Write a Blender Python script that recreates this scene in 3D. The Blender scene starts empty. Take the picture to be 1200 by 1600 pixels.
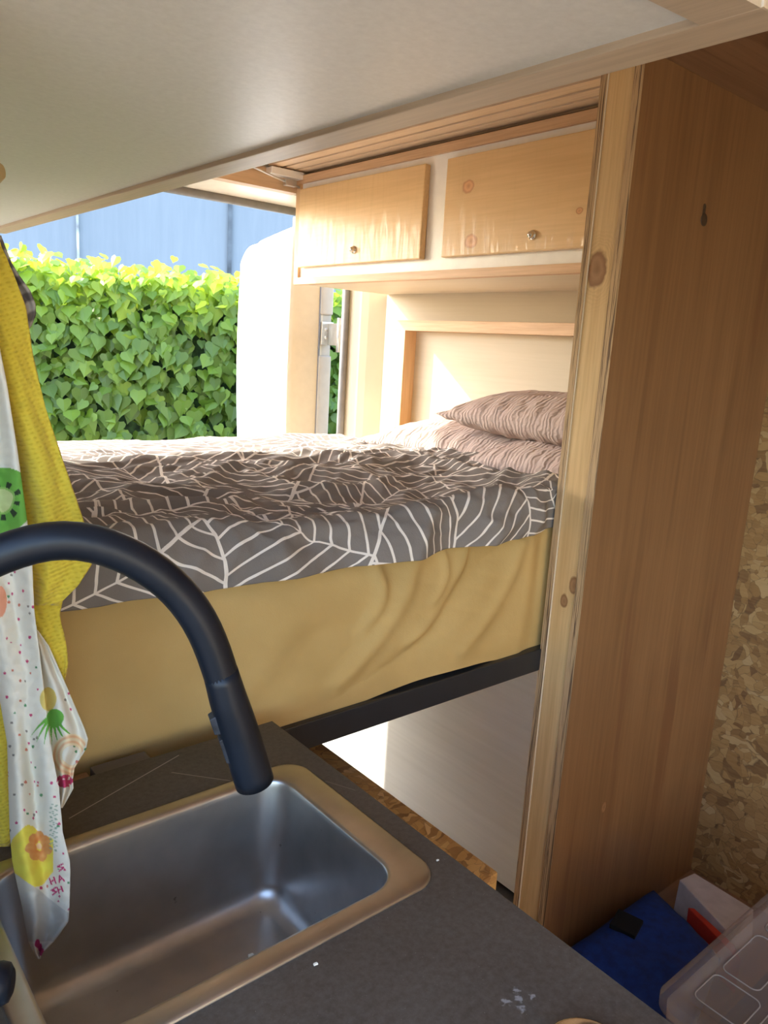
import bpy, bmesh, math, random
from mathutils import Vector, noise, Matrix
import numpy as np
random.seed(7)
S = bpy.context.scene
COL = S.collection
H = 1.40                      # eye height above the van floor; z below is measured from eye height, MB adds H

# ------------------------------------------------------------------ camera
YAW, PITCH, ROLL, FPX = 0.702567625, 0.210389672, 0.0591133310, 1205.94
cy_, sy_, cp_, sp_ = math.cos(YAW), math.sin(YAW), math.cos(PITCH), math.sin(PITCH)
FW = Vector((sy_*cp_, cy_*cp_, -sp_))
r0 = Vector((cy_, -sy_, 0)); u0 = r0.cross(FW)
RT = r0*math.cos(ROLL) + u0*math.sin(ROLL)
UP = u0*math.cos(ROLL) - r0*math.sin(ROLL)
cam_d = bpy.data.cameras.new('camera'); cam = bpy.data.objects.new('camera', cam_d); COL.objects.link(cam)
cam.matrix_world = Matrix(((RT.x, UP.x, -FW.x, 0), (RT.y, UP.y, -FW.y, 0), (RT.z, UP.z, -FW.z, H), (0, 0, 0, 1)))
cam_d.sensor_fit = 'HORIZONTAL'; cam_d.sensor_width = 36; cam_d.lens = 36*FPX/1200; cam_d.clip_start = 0.01
S.camera = cam

def ray(px, py): return RT*((px-600)/FPX) + UP*((800-py)/FPX) + FW
def at(px, py, n, d):         # point of the plane p.n = d seen at that place of the photo
    r = ray(px, py); return r*(d/r.dot(Vector(n)))

# ------------------------------------------------------------------ light
SUN_DIR = Vector((1, -1.8, -1.33)).normalized()
W = bpy.data.worlds.new('sky'); S.world = W; W.use_nodes = True
wn = W.node_tree.nodes; wl = W.node_tree.links; wn.clear()
sky = wn.new('ShaderNodeTexSky'); sky.sky_type = 'NISHITA'; sky.sun_disc = False
sky.sun_elevation = math.radians(38); sky.sun_rotation = math.radians(-29); sky.air_density = 1.0; sky.dust_density = 2.0
bg = wn.new('ShaderNodeBackground'); bg.inputs[1].default_value = 0.86
wo = wn.new('ShaderNodeOutputWorld'); wl.new(sky.outputs[0], bg.inputs[0]); wl.new(bg.outputs[0], wo.inputs[0])
sd = bpy.data.lights.new('sun', 'SUN'); sun = bpy.data.objects.new('sun', sd); COL.objects.link(sun)
sd.energy = 6.0; sd.angle = math.radians(0.6); sd.color = (1.0, 0.93, 0.80)
sun.rotation_euler = SUN_DIR.to_track_quat('-Z', 'Y').to_euler(); sun.location = (-3, 6, 8)
vs = S.view_settings; vs.view_transform = 'Standard'; vs.look = 'None'; vs.gamma = 1; vs.use_curve_mapping = False
vs.exposure = 1.0
S.cycles.max_bounces = 12; S.cycles.diffuse_bounces = 8; S.cycles.transmission_bounces = 8; S.cycles.transparent_max_bounces = 8
S.cycles.use_denoising = True
S.cycles.sample_clamp_indirect = 8

# ------------------------------------------------------------------ node helpers
class Mat:
    def __init__(s, name):
        s.m = bpy.data.materials.new(name); s.m.use_nodes = True
        s.n = s.m.node_tree.nodes; s.l = s.m.node_tree.links; s.n.clear()
        s.out = s.n.new('ShaderNodeOutputMaterial'); s.b = s.n.new('ShaderNodeBsdfPrincipled')
        s.l.new(s.b.outputs[0], s.out.inputs[0])
    def node(s, t, ins=None, **kw):
        n = s.n.new(t)
        for k, v in kw.items(): setattr(n, k, v)
        for k, v in (ins or {}).items(): s.put(n.inputs[k], v)
        return n
    def put(s, sock, v):
        if isinstance(v, bpy.types.NodeSocket): s.l.new(v, sock)
        elif isinstance(v, tuple) and len(v) == 3 and sock.type == 'RGBA': sock.default_value = (*v, 1)
        else: sock.default_value = v
    def set(s, **kw):
        al = dict(color='Base Color', rough='Roughness', metal='Metallic', trans='Transmission Weight', spec='Specular IOR Level',
                  coat='Coat Weight', coat_rough='Coat Roughness', alpha='Alpha', normal='Normal', sheen='Sheen Weight', ior='IOR', aniso='Anisotropic')
        for k, v in kw.items(): s.put(s.b.inputs[al[k]], v)
        return s
    def pos(s, scale=(1, 1, 1), rot=(0, 0, 0)):
        g = s.node('ShaderNodeNewGeometry')
        mp = s.node('ShaderNodeMapping', {0: g.outputs['Position'], 'Scale': scale, 'Rotation': rot}); return mp.outputs[0]
    def noise(s, vec, scale=5, detail=4, rough=.5, dist=0):
        return s.node('ShaderNodeTexNoise', {'Vector': vec, 'Scale': scale, 'Detail': detail, 'Roughness': rough, 'Distortion': dist}).outputs[0]
    def math(s, op, a, b=0.0, c=None):
        n = s.node('ShaderNodeMath', {0: a, 1: b}, operation=op)
        if c is not None: s.put(n.inputs[2], c)
        return n.outputs[0]
    def vmath(s, op, a, b=(0, 0, 0)):
        n = s.node('ShaderNodeVectorMath', {0: a, 1: b}, operation=op)
        return n.outputs['Value'] if op in ('DISTANCE', 'DOT_PRODUCT', 'LENGTH') else n.outputs[0]
    def ramp(s, f, stops):
        n = s.node('ShaderNodeValToRGB', {0: f}); e = n.color_ramp.elements
        while len(e) < len(stops): e.new(0.5)
        for i, (p, c) in enumerate(stops):
            e[i].position = p; e[i].color = (*c, 1) if len(c) == 3 else c
        return n.outputs[0]
    def mask(s, v, lo, hi): return s.node('ShaderNodeMapRange', {0: v, 1: lo, 2: hi, 3: 1.0, 4: 0.0}, interpolation_type='SMOOTHSTEP').outputs[0]
    def mix(s, f, a, b, mode='MIX'):
        n = s.node('ShaderNodeMix', data_type='RGBA', blend_type=mode)
        s.put(n.inputs[0], f); s.put(n.inputs[6], a); s.put(n.inputs[7], b); return n.outputs[2]
    def bump(s, h, strength=.3, dist=.001):
        return s.node('ShaderNodeBump', {'Height': h, 'Strength': strength, 'Distance': dist}).outputs[0]

def plain(name, col, rough=.5, metal=0, var=.06, vs_=30, bump=0, **kw):
    m = Mat(name); p = m.pos(); n = m.noise(p, vs_, 3)
    d = tuple(max(0, c*(1-var*2)) for c in col); l = tuple(min(1, c*(1+var*2)) for c in col)
    m.set(color=m.ramp(n, [(.3, d), (.7, l)]), rough=rough, metal=metal, **kw)
    if bump: m.set(normal=m.bump(m.noise(p, 250, 2), bump, .0005))
    return m.m

def wood(name, light, dark, axis='z', sc=14, rough=.45, knots=(), coat=0, contrast=(.3, .72), fine=.35, streak=None, kcol=1.0, ripple=False):
    m = Mat(name)
    a = 'xyz'.index(axis)
    v1 = [sc]*3; v1[a] = sc*.07
    v2 = [sc*14]*3; v2[a] = sc*.5
    base = m.noise(m.pos(tuple(v1)), 1, 5, .55, .9)
    f = m.noise(m.pos(tuple(v2)), 1, 3, .6)
    c = m.ramp(base, [(contrast[0], dark), (contrast[1], light)])
    c = m.mix(fine, c, m.ramp(f, [(.3, tuple(x*.72 for x in dark)), (.65, light)]), 'MIX')
    if streak:
        v3 = [sc*3.0]*3; v3[a] = sc*.16
        st = m.noise(m.pos(tuple(v3)), 1, 4, .6, .3)
        c = m.mix(m.math('MULTIPLY', m.mask(st, .33, .43), .8), c, streak)
    for (x, y, z, r) in knots:
        sc3 = [1, 1, 1]; sc3[a] = .65 if axis == 'z' else .8
        pp = m.pos()
        w = m.noise(pp, 60, 2)
        d = m.vmath('DISTANCE', m.vmath('MULTIPLY', pp, tuple(sc3)), (x*sc3[0], y*sc3[1], (z+H)*sc3[2]))
        d = m.math('ADD', d, m.math('MULTIPLY', m.math('SUBTRACT', w, .5), r*.5))
        ring = m.math('ADD', m.math('MULTIPLY', m.math('SINE', m.math('MULTIPLY', d, 34/r)), .5), .5)
        halo = m.mask(d, r*1.0, r*2.6)
        c = m.mix(m.math('MULTIPLY', m.math('MULTIPLY', halo, ring), .2), c, tuple(x*.62 for x in dark))
        k = m.mask(d, r*.75, r*1.02)
        inner = m.ramp(m.math('DIVIDE', d, r), [(0, (.24*kcol, .12*kcol, .05*kcol)), (.5, (.34*kcol, .18*kcol, .085*kcol)), (.85, (.22*kcol, .10*kcol, .04*kcol)), (1, (.14*kcol, .06*kcol, .025*kcol))])
        c = m.mix(k, c, inner)
    m.set(color=c, rough=rough, coat=coat, coat_rough=.15, normal=m.bump(f, .12, .0006))
    if ripple: m.put(m.b.inputs['Coat Normal'], m.bump(m.noise(m.pos((1, 40, 6)), 1, 2, .4, .6), 1.0, .012))
    return m.m

def ply_edge(name, axis='y', cell=.0016, light=(.50, .33, .17), dark=(.13, .075, .04)):
    m = Mat(name); a = 'xyz'.index(axis)
    v = [4]*3; v[a] = 1/cell*.4
    n = m.noise(m.pos(tuple(v)), 1, 3, .7, .6)
    m.set(color=m.ramp(n, [(.40, dark), (.47, light), (.56, light), (.61, dark)]), rough=.7, normal=m.bump(n, .5, .001))
    return m.m

def osb(name, sc=26, k=1.0):
    m = Mat(name)
    p = m.pos(); nz = m.node('ShaderNodeTexNoise', {'Vector': p, 'Scale': 9.0, 'Detail': 3.0})
    w = m.vmath('ADD', p, m.vmath('MULTIPLY', m.vmath('SUBTRACT', nz.outputs['Color'], (.5, .5, .5)), (.10, .10, .10)))
    def lay(rot, stretch, s2):
        mp = m.node('ShaderNodeMapping', {0: w, 'Rotation': rot, 'Scale': stretch}).outputs[0]
        v = m.node('ShaderNodeTexVoronoi', {'Vector': mp, 'Scale': s2, 'Randomness': 1.0})
        e = m.node('ShaderNodeTexVoronoi', {'Vector': mp, 'Scale': s2}, feature='DISTANCE_TO_EDGE')
        sep = m.node('ShaderNodeSeparateColor', {0: v.outputs['Color']})
        col = m.ramp(sep.outputs[0], [(0, (.20*k, .085*k, .022*k)), (.22, (.42*k, .22*k, .065*k)), (.55, (.54*k, .30*k, .095*k)), (.85, (.64*k, .39*k, .14*k)), (1, (.76*k, .52*k, .24*k))])
        return m.mix(m.math('MULTIPLY', m.mask(e.outputs[0], .0, .05), .6), col, (.10*k, .05*k, .02*k)), sep.outputs[1]
    a, ar = lay((.6, .7, .5), (1, .28, .9), sc)
    b, br = lay((-.7, .4, 1.3), (.35, 1, .8), sc*.9)
    c, cr = lay((.2, -.6, 2.2), (.4, .9, 1), sc*1.3)
    col = m.mix(m.mask(br, .40, .46), a, b)
    col = m.mix(m.mask(cr, .30, .34), col, c)
    fi = m.noise(m.pos((30, 30, 220)), 1, 2)
    col = m.mix(.22, col, m.ramp(fi, [(.3, (.28*k, .15*k, .06*k)), (.7, (.62*k, .42*k, .2*k))]))
    m.set(color=col, rough=.6, normal=m.bump(ar, .35, .001))
    return m.m

# ------------------------------------------------------------------ mesh helper
class MB:
    def __init__(s): s.b = bmesh.new(); s.uv = None
    def v(s, p): return s.b.verts.new((p[0], p[1], p[2]+H))
    def face(s, vs, mi=0, sm=False):
        try: f = s.b.faces.new(vs)
        except ValueError: return None
        f.material_index = mi; f.smooth = sm; return f
    def box(s, x0, x1, y0, y1, z0, z1, mi=0, bev=0, faces=None):
        n0 = len(s.b.verts)
        P = [s.v((x, y, z)) for z in (z0, z1) for y in (y0, y1) for x in (x0, x1)]
        F = {'-z': (0, 2, 3, 1), '+z': (4, 5, 7, 6), '-y': (0, 1, 5, 4), '+y': (2, 6, 7, 3), '-x': (0, 4, 6, 2), '+x': (1, 3, 7, 5)}
        fs = []
        for k, idx in F.items():
            fs.append(s.face([P[i] for i in idx], (faces or {}).get(k, mi)))
        if bev:
            es = list({e for f in fs for e in f.edges})
            bmesh.ops.bevel(s.b, geom=es, offset=bev, segments=2, affect='EDGES', profile=.6, material=-1)
        return s
    def hexa(s, bot, top, mi=0, bev=0):      # two quads, same winding (ccw from above)
        B = [s.v(p) for p in bot]; T = [s.v(p) for p in top]; fs = [s.face(B[::-1], mi), s.face(T, mi)]
        n = len(B)
        for i in range(n): fs.append(s.face([B[i], B[(i+1) % n], T[(i+1) % n], T[i]], mi))
        if bev:
            es = list({e for f in fs for e in f.edges}); bmesh.ops.bevel(s.b, geom=es, offset=bev, segments=3, affect='EDGES', profile=.6, material=-1)
        return s
    def tube(s, pts, r, n=16, cap=True, mi=0):
        pts = [Vector(p) for p in pts]; rs = r if isinstance(r, (list, tuple)) else [r]*len(pts)
        rings = []; prev = None
        for i, p in enumerate(pts):
            t = (pts[min(i+1, len(pts)-1)]-pts[max(i-1, 0)]).normalized()
            if prev is None: a = t.orthogonal().normalized()
            else: a = (prev - t*prev.dot(t)).normalized()
            prev = a; b = t.cross(a)
            rings.append([s.v(p + (a*math.cos(2*math.pi*k/n)+b*math.sin(2*math.pi*k/n))*rs[i]) for k in range(n)])
        for A, B in zip(rings, rings[1:]):
            for k in range(n): s.face([A[k], A[(k+1) % n], B[(k+1) % n], B[k]], mi, True)
        if cap: s.face(rings[0][::-1], mi); s.face(rings[-1], mi)
        return s
    def lathe(s, c, axis, prof, n=24, mi=0):  # prof: (radius, height along axis)
        ax = Vector(axis).normalized(); a = ax.orthogonal().normalized(); b = ax.cross(a); c = Vector(c)
        rings = [[s.v(c+ax*h+(a*math.cos(2*math.pi*k/n)+b*math.sin(2*math.pi*k/n))*max(r, 1e-5)) for k in range(n)] for r, h in prof]
        for A, B in zip(rings, rings[1:]):
            for k in range(n): s.face([A[k], A[(k+1) % n], B[(k+1) % n], B[k]], mi, True)
        s.face(rings[0][::-1], mi); s.face(rings[-1], mi)
        return s
    def grid(s, nu, nv, fn, mi=0, uv=None):
        V = [[s.v(fn(i/(nu-1), j/(nv-1))) for i in range(nu)] for j in range(nv)]
        L = s.b.loops.layers.uv.verify() if uv else None
        for j in range(nv-1):
            for i in range(nu-1):
                f = s.face([V[j][i], V[j][i+1], V[j+1][i+1], V[j+1][i]], mi, True)
                if uv:
                    for lp, (a, b_) in zip(f.loops, ((i, j), (i+1, j), (i+1, j+1), (i, j+1))):
                        lp[L].uv = uv(a/(nu-1), b_/(nv-1))
        return V
    def loft(s, rings, mi=0, sm=True, closed=True):
        R = [[s.v(p) for p in r] for r in rings]; n = len(R[0])
        for A, B in zip(R, R[1:]):
            for k in range(n if closed else n-1): s.face([A[k], A[(k+1) % n], B[(k+1) % n], B[k]], mi, sm)
        return R
    def build(s, name, mats, parent=None, label=None, cat=None, group=None, kind=None, solid=0, recalc=True):
        if recalc: bmesh.ops.recalc_face_normals(s.b, faces=s.b.faces[:])
        me = bpy.data.meshes.new(name)
        o = bpy.data.objects.new(name, me); COL.objects.link(o)
        if parent is not None:
            org = Vector(parent['_w']); o.parent = parent
            o['_w'] = list(org)
        else:
            c = [v.co for v in s.b.verts]
            lo = Vector((min(v.x for v in c), min(v.y for v in c), min(v.z for v in c))); hi = Vector((max(v.x for v in c), max(v.y for v in c), max(v.z for v in c)))
            org = Vector(((lo.x+hi.x)/2, (lo.y+hi.y)/2, lo.z)); o.location = org; o['_w'] = list(org)
        for v in s.b.verts: v.co -= org
        s.b.to_mesh(me); s.b.free()
        for m in (mats if isinstance(mats, (list, tuple)) else [mats]): me.materials.append(m)
        if solid:
            md = o.modifiers.new('thickness', 'SOLIDIFY'); md.thickness = solid; md.offset = 0
        tag(o, label, cat, group, kind); return o

def tag(o, label=None, cat=None, group=None, kind=None):
    if label: o['label'] = label
    if cat: o['category'] = cat
    if group: o['group'] = group
    if kind: o['kind'] = kind
def thing(name, loc, label, cat, group=None, kind=None):
    o = bpy.data.objects.new(name, None); COL.objects.link(o); o.empty_display_size = .05
    o.location = (loc[0], loc[1], loc[2]+H); o['_w'] = [loc[0], loc[1], loc[2]+H]; tag(o, label, cat, group, kind); return o
def N(x, y, z=0, s=1): return noise.noise(Vector((x*s, y*s, z)))
def ss(a, b, x):
    t = max(0, min(1, (x-a)/(b-a))); return t*t*(3-2*t)

# ------------------------------------------------------------------ materials
KNOT_DOOR = [(1.40, 1.413, .389, .017), (1.40, 1.39, .262, .019), (1.40, 1.077, .304, .008)]
pine_door = wood('varnished pine', (.74, .51, .26), (.62, .39, .17), 'y', 10, .42, KNOT_DOOR, coat=.25, contrast=(.25, .75), fine=.2, kcol=2.0, ripple=True)
pine_trim = wood('pine trim', (.70, .46, .27), (.50, .29, .15), 'y', 16, .5)
pine_trim_z = wood('pine trim upright', (.74, .48, .26), (.55, .33, .16), 'z', 16, .5)
pine_trim_x = wood('pine trim crosswise', (.70, .50, .31), (.52, .33, .19), 'x', 16, .5)
pine_post = wood('pine post', (.74, .52, .26), (.56, .34, .14), 'z', 14, .4, [(1.139, .828, .150, .022), (1.139, .803, -.404, .012), (1.139, .820, -.439, .010)], coat=.25, contrast=(.3, .7), fine=.3)
ply_brown = wood('red brown plywood', (.275, .145, .062), (.165, .078, .030), 'z', 7, .42, [(1.30, .779, -.9, .010)], coat=.15, fine=.35, streak=(.17, .075, .032))
ply_pale = wood('pale plywood', (.74, .65, .50), (.66, .56, .40), 'y', 8, .5, fine=.15)
ply_grey = wood('sky tinted plywood', (.86, .88, .88), (.76, .78, .78), 'y', 6, .45, fine=.15)  # pale plywood with the bluish skylight put into its colour
ply_top = wood('brown plywood board', (.34, .19, .10), (.24, .12, .06), 'x', 7, .5, streak=(.17, .08, .035))
ceil_slat = wood('ceiling slat wood', (.86, .64, .42), (.74, .52, .32), 'y', 18, .45)
edge_y = ply_edge('plywood edge layers', 'y')
edge_z = ply_edge('plywood edge layers flat', 'z')
OSB = osb('oriented strand board', 48, .62)
OSB2 = osb('oriented strand board light', 80, 1.1)
white_paint = plain('white paint', (.82, .81, .77), .4, var=.02)
cream = plain('cream body paint', (.80, .73, .60), .35, var=.02)
wall_cream = plain('cream wall lining', (.48, .39, .26), .6, var=.03, vs_=8)
door_white = plain('white door lining', (.90, .88, .83), .5, var=.02)
body_tan = plain('beige body metal', (.42, .36, .29), .35, var=.02)
seal_grey = plain('grey rubber seal', (.16, .15, .14), .6)
black_steel = plain('black painted steel', (.016, .018, .022), .35)
black_tap = plain('matt black metal', (.006, .009, .015), .42, var=.1, spec=.35)
floor_m = plain('dark floor vinyl', (.05, .045, .04), .5)
void_dark = plain('dark brown ceiling board', (.12, .065, .03), .8)
zinc = plain('zinc plated steel', (.66, .65, .62), .3, metal=.9)
brass = plain('dull brass', (.50, .38, .18), .45, metal=.35)
chrome = plain('nickel', (.75, .70, .62), .18, metal=1)

def steel():
    m = Mat('brushed steel'); n = m.noise(m.pos((8, 260, 8)), 1, 3); n2 = m.noise(m.pos(), 18, 4)
    n3 = m.noise(m.pos(), 90, 2)
    m.set(color=m.mix(m.math('MULTIPLY', m.mask(n3, .20, .26), .6), m.ramp(n2, [(.3, (.42, .405, .385)), (.7, (.54, .52, .495))]), (.16, .13, .10)), metal=1.0,
          rough=m.math('ADD', m.math('MULTIPLY', n, .10), .30), aniso=.2, normal=m.bump(n, .02, .0002)); return m.m
STEEL = steel()
def laminate():
    m = Mat('dark slate laminate'); p = m.pos(); n = m.noise(p, 9, 5, .6); f = m.noise(p, 160, 3, .7)
    c = m.ramp(n, [(.3, (.062, .048, .036)), (.7, (.100, .079, .058))]); c = m.mix(.35, c, m.ramp(f, [(.35, (.02, .017, .015)), (.7, (.11, .10, .09))]))
    def seg(a, b, w, col, k):
        nonlocal c
        a = Vector((*a, -.5+H)); b = Vector((*b, -.5+H)); d = b-a; L = d.length; d.normalize()
        ap = m.vmath('SUBTRACT', p, tuple(a)); t = m.vmath('DOT_PRODUCT', ap, tuple(d))
        t = m.node('ShaderNodeClamp', {0: t, 1: 0.0, 2: L}).outputs[0]
        pr = m.node('ShaderNodeVectorMath', {0: tuple(d), 'Scale': t}, operation='SCALE').outputs[0]
        ds = m.vmath('DISTANCE', ap, pr); c = m.mix(m.math('MULTIPLY', m.mask(ds, w*.4, w), k), c, col)
    seg((.228, .748), (.375, .802), .0009, (.45, .40, .36), .75)
    seg((.352, .771), (.399, .718), .0007, (.45, .40, .36), .6)
    seg((.490, .655), (.507, .621), .0006, (.35, .30, .26), .5)
    for q in [(.436, .314), (.430, .306), (.441, .320), (.425, .318), (.446, .309)]:
        dd = m.vmath('DISTANCE', m.vmath('ADD', p, m.vmath('MULTIPLY', m.vmath('SUBTRACT', m.node('ShaderNodeTexNoise', {'Vector': p, 'Scale': 260.0}).outputs['Color'], (.5, .5, .5)), (.012, .012, 0))), (*q, -.5+H))
        c = m.mix(m.math('MULTIPLY', m.mask(dd, .001, .004), .6), c, (.34, .33, .32))
    sp = m.noise(p, 700, 1); c = m.mix(m.math('MULTIPLY', m.mask(m.math('SUBTRACT', 1.0, sp), .2, .26), .5), c, (.4, .38, .35))
    m.set(color=c, rough=m.math('ADD', m.math('MULTIPLY', n, .25), .38), normal=m.bump(f, .15, .0004)); return m.m
LAM = laminate()
def satin_panel():
    m = Mat('white satin laminate'); p = m.pos(); n = m.noise(p, 120, 4, .7)
    m.set(color=m.ramp(n, [(.3, (.72, .70, .64)), (.7, (.80, .78, .72))]), rough=.34, normal=m.bump(n, .12, .0006), spec=.6); return m.m
SATIN = satin_panel()

# ------------------------------------------------------------------ van shell
MB().box(-.12, 1.85, -1.9, 2.40, -1.45, -1.40).build('floor', floor_m, kind='structure')
MB().box(-4, 9, -5, 9, -2.02, -2.0).build('ground', plain('grey paving', (.24, .23, .21), .9, var=.15), kind='structure')
# right wall: side lining over the bed, wheel arch boxing under it, strand board in the front part
MB().box(1.80, 1.86, .86, 2.18, -.62, .5165).build('wall_right', wood('cream plywood lining', (.53, .45, .33), (.47, .39, .27), 'y', 8, .6, fine=.12), kind='structure')
MB().box(1.46, 1.80, .86, 2.17, -1.386, -.62).build('wall_right_lower', ply_grey, kind='structure')
MB().box(1.735, 1.86, -1.9, .779, -1.40, .56).build('wall_right_front', OSB, kind='structure')
# left wall with its big side door opening in front, rear part closed
MB().box(-.16, -.10, .45, 2.38, -1.40, .56).build('wall_left', wall_cream, kind='structure')
MB().box(-.16, 1.86, -1.95, -1.9, -1.40, .56).build('wall_front', ply_pale, kind='structure')
MB().box(-.16, 1.86, -1.95, 2.19, .5225, .58).build('ceiling', void_dark, kind='structure')
# rear pillar: the lining bends in towards the door opening
b = MB()
prof = [(1.80, 2.181), (1.766, 2.236), (1.753, 2.262), (1.746, 2.290), (1.744, 2.325), (1.744, 2.36), (1.86, 2.40), (1.90, 2.181)]
b.hexa([(x, y, -1.40) for x, y in prof], [(x, y, .52) for x, y in prof])
b.build('wall_rear_right', wall_cream, kind='structure')
b = MB(); b.tube([(1.733, 2.330, -1.38), (1.733, 2.330, -.3), (1.733, 2.330, .44)], .014, 12)
b.build('trim_1', seal_grey, kind='structure')
MB().box(-.16, -.02, 2.18, 2.40, -1.40, .56).build('wall_rear_left', cream, kind='structure')
# header over the rear opening
b = MB(); b.box(-.1, 1.86, 2.19, 2.40, .475, .60)
b.hexa([(-.1, 2.23, .458), (1.80, 2.23, .458), (1.80, 2.40, .446), (-.1, 2.40, .446)], [(-.1, 2.23, .475), (1.80, 2.23, .475), (1.80, 2.40, .475), (-.1, 2.40, .475)])
b.build('wall_rear_top', cream, kind='structure')
MB().tube([(-.05, 2.385, .439), (.9, 2.385, .439), (1.80, 2.385, .439)], .015, 12).build('trim_2', seal_grey, kind='structure')
MB().box(-.1, 1.42, 2.185, 2.225, .455, .512).build('trim_3', pine_trim_x, kind='structure')
# ceiling slats
for i in range(28):
    x = .485+i*.0455
    if x+.04 > 1.86: break
    MB().box(x, x+.0350, -1.9, 2.178, .517, .5225, bev=.001).build('trim_%d' % (i+10), ceil_slat, kind='structure')
# framing rails on the lining over the bed
MB().box(1.748, 1.80, .862, 2.075, .058, .092, bev=.001).build('trim_4', pine_trim, kind='structure')
MB().box(1.748, 1.80, 2.010, 2.034, -.335, .058, bev=.001).build('trim_5', pine_trim_z, kind='structure')
# small metal latch plate under the rear end of the ceiling
t = thing('door_catch', (1.36, 2.18, .44), 'small metal catch with a rod at the rear end of the ceiling slats', 'catch')
MB().box(1.30, 1.415, 2.150, 2.184, .492, .512, bev=.001).build('bracket', white_paint, t)
MB().tube([(1.22, 2.165, .505), (1.31, 2.165, .488), (1.41, 2.165, .470)], .0035, 8).build('rod', zinc, t)
MB().box(1.355, 1.395, 2.158, 2.176, .468, .486, bev=.002).build('clip', zinc, t)
MB().lathe((1.21, 2.165, .5), (0, 0, 1), [(.018, 0), (.020, .004), (.020, .016), (.012, .020)]).build('pivot_cap', seal_grey, t)

# open rear door seen beyond the pillar
D = thing('door_1', (1.7, 2.45, -1.2), None, None, kind='structure')
def dl(z): return .018*math.cos((z+.1)*1.6)          # gentle barrel of the lining
b = MB()
zs = [-1.15+i*.07 for i in range(24)]
Z0, Z1 = -1.19, .415
def lining(u, v):
    z = Z0+(Z1-Z0)*v
    y = 2.565+.76*u; x = 1.664+.223*u
    zz = z - (.02*u + .05*max(0, (u-.75)/.25)**2)*v
    bulge = -.010*math.sin(math.pi*u) + .05*ss(.0, 1, v)**3*0
    crease = .010*math.exp(-((u-.62-.16*(1-v))/.05)**2)*ss(.35, .95, v)
    return (x+bulge+crease-.02*math.cos((z+.1)*1.8), y + .03*math.cos((z)*1.9)*u, zz)
b.grid(24, 30, lining)
V = b.build('door_lining', door_white, D, solid=.012)
b = MB()
def edge(u, v):                                       # shut face of the door: tan pressed metal
    z = Z0+(.45-Z0)*v; c = -.02*math.cos((z+.1)*1.8)*(1-u)
    return (1.655+c+.115*u, 2.557-.030*u, z)
b.grid(8, 24, edge); b.build('door_edge', plain('beige door edge', (.54, .43, .29), .45, var=.02), D, solid=.01)
b = MB()
for (z0, z1) in ((-1.19, -.047), (.108, .42)): b.box(1.755, 1.812, 2.515, 2.545, z0, z1, bev=.006)
b.box(1.755, 1.812, 2.527, 2.548, -.06, .12)
b.build('door_flange', body_tan, D)
b = MB(); b.tube([(1.755, 2.527, -1.19), (1.757, 2.524, -.3), (1.755, 2.524, .43)], .004, 8); b.build('door_seal', seal_grey, D)
b = MB(); b.hexa([(1.690, 2.58, -1.19), (1.82, 2.58, -1.19), (2.03, 3.3, -1.19), (1.92, 3.3, -1.19)], [(1.690, 2.58, .39), (1.82, 2.58, .39), (2.03, 3.3, .35), (1.92, 3.3, .35)])
b.build('door_skin', white_paint, D)
hg = MB().box(1.757, 1.810, 2.507, 2.516, -.005, .081, bev=.001).build('hinge', zinc, D)
MB().hexa([(1.748, 2.385, -.006), (1.765, 2.385, -.006), (1.812, 2.506, -.006), (1.785, 2.506, -.006)], [(1.748, 2.385, .076), (1.765, 2.385, .076), (1.812, 2.506, .076), (1.785, 2.506, .076)], bev=.002).build('hinge_arm', zinc, hg)
for zz in (.022, .052):
    MB().lathe((1.775, 2.507, zz), (0, -1, 0), [(.007, 0), (.007, .003), (.003, .004)], 6).build('bolt', zinc, hg)
MB().tube([(1.748, 2.385, -.03), (1.748, 2.385, .095)], .009, 10).build('hinge_pin', zinc, hg)

# ------------------------------------------------------------------ outside: hedge and building
hn = Vector((math.sin(math.radians(25)), math.cos(math.radians(25)), 0)); ht = Vector((hn.y, -hn.x, 0)); HD = 4.2
def hp(s, d, z): q = hn*d+ht*s; return (q.x, q.y, z)
b = MB(); b.hexa([hp(-6, 9.0, -2), hp(7, 9.0, -2), hp(7, 9.4, -2), hp(-6, 9.4, -2)], [hp(-6, 9.0, 3.9), hp(7, 9.0, 3.9), hp(7, 9.4, 3.9), hp(-6, 9.4, 3.9)])
def clad():
    m = Mat('blue grey wall cladding'); n = m.noise(m.pos((14, 14, 1.2)), 1, 4, .6); n2 = m.noise(m.pos(), 1.2, 3)
    c = m.ramp(n, [(.3, (.205, .225, .245)), (.7, (.24, .26, .28))]); c = m.mix(.3, c, m.ramp(n2, [(.3, (.20, .22, .24)), (.7, (.255, .272, .29))]))
    m.set(color=c, rough=.7); return m.m
b.build('wall_outside', clad(), kind='structure')
for i, px in enumerate((122, 359, 596, -120)):
    r = ray(px, 380); q = r*(8.985/r.dot(hn)); sx = Vector((q.x, q.y, 0)).dot(ht)
    b = MB(); w = .012 if i != 1 else .022
    b.hexa([hp(sx-w, 8.965, -2), hp(sx+w, 8.965, -2), hp(sx+w, 9.0, -2), hp(sx-w, 9.0, -2)], [hp(sx-w, 8.965, 3.9), hp(sx+w, 8.965, 3.9), hp(sx+w, 9.0, 3.9), hp(sx-w, 9.0, 3.9)])
    b.build('trim_%d' % (60+i), plain('wall seam %d' % i, (.10, .11, .12) if i == 1 else (.42, .42, .40), .7, var=.25, vs_=6), kind='structure')

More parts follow.
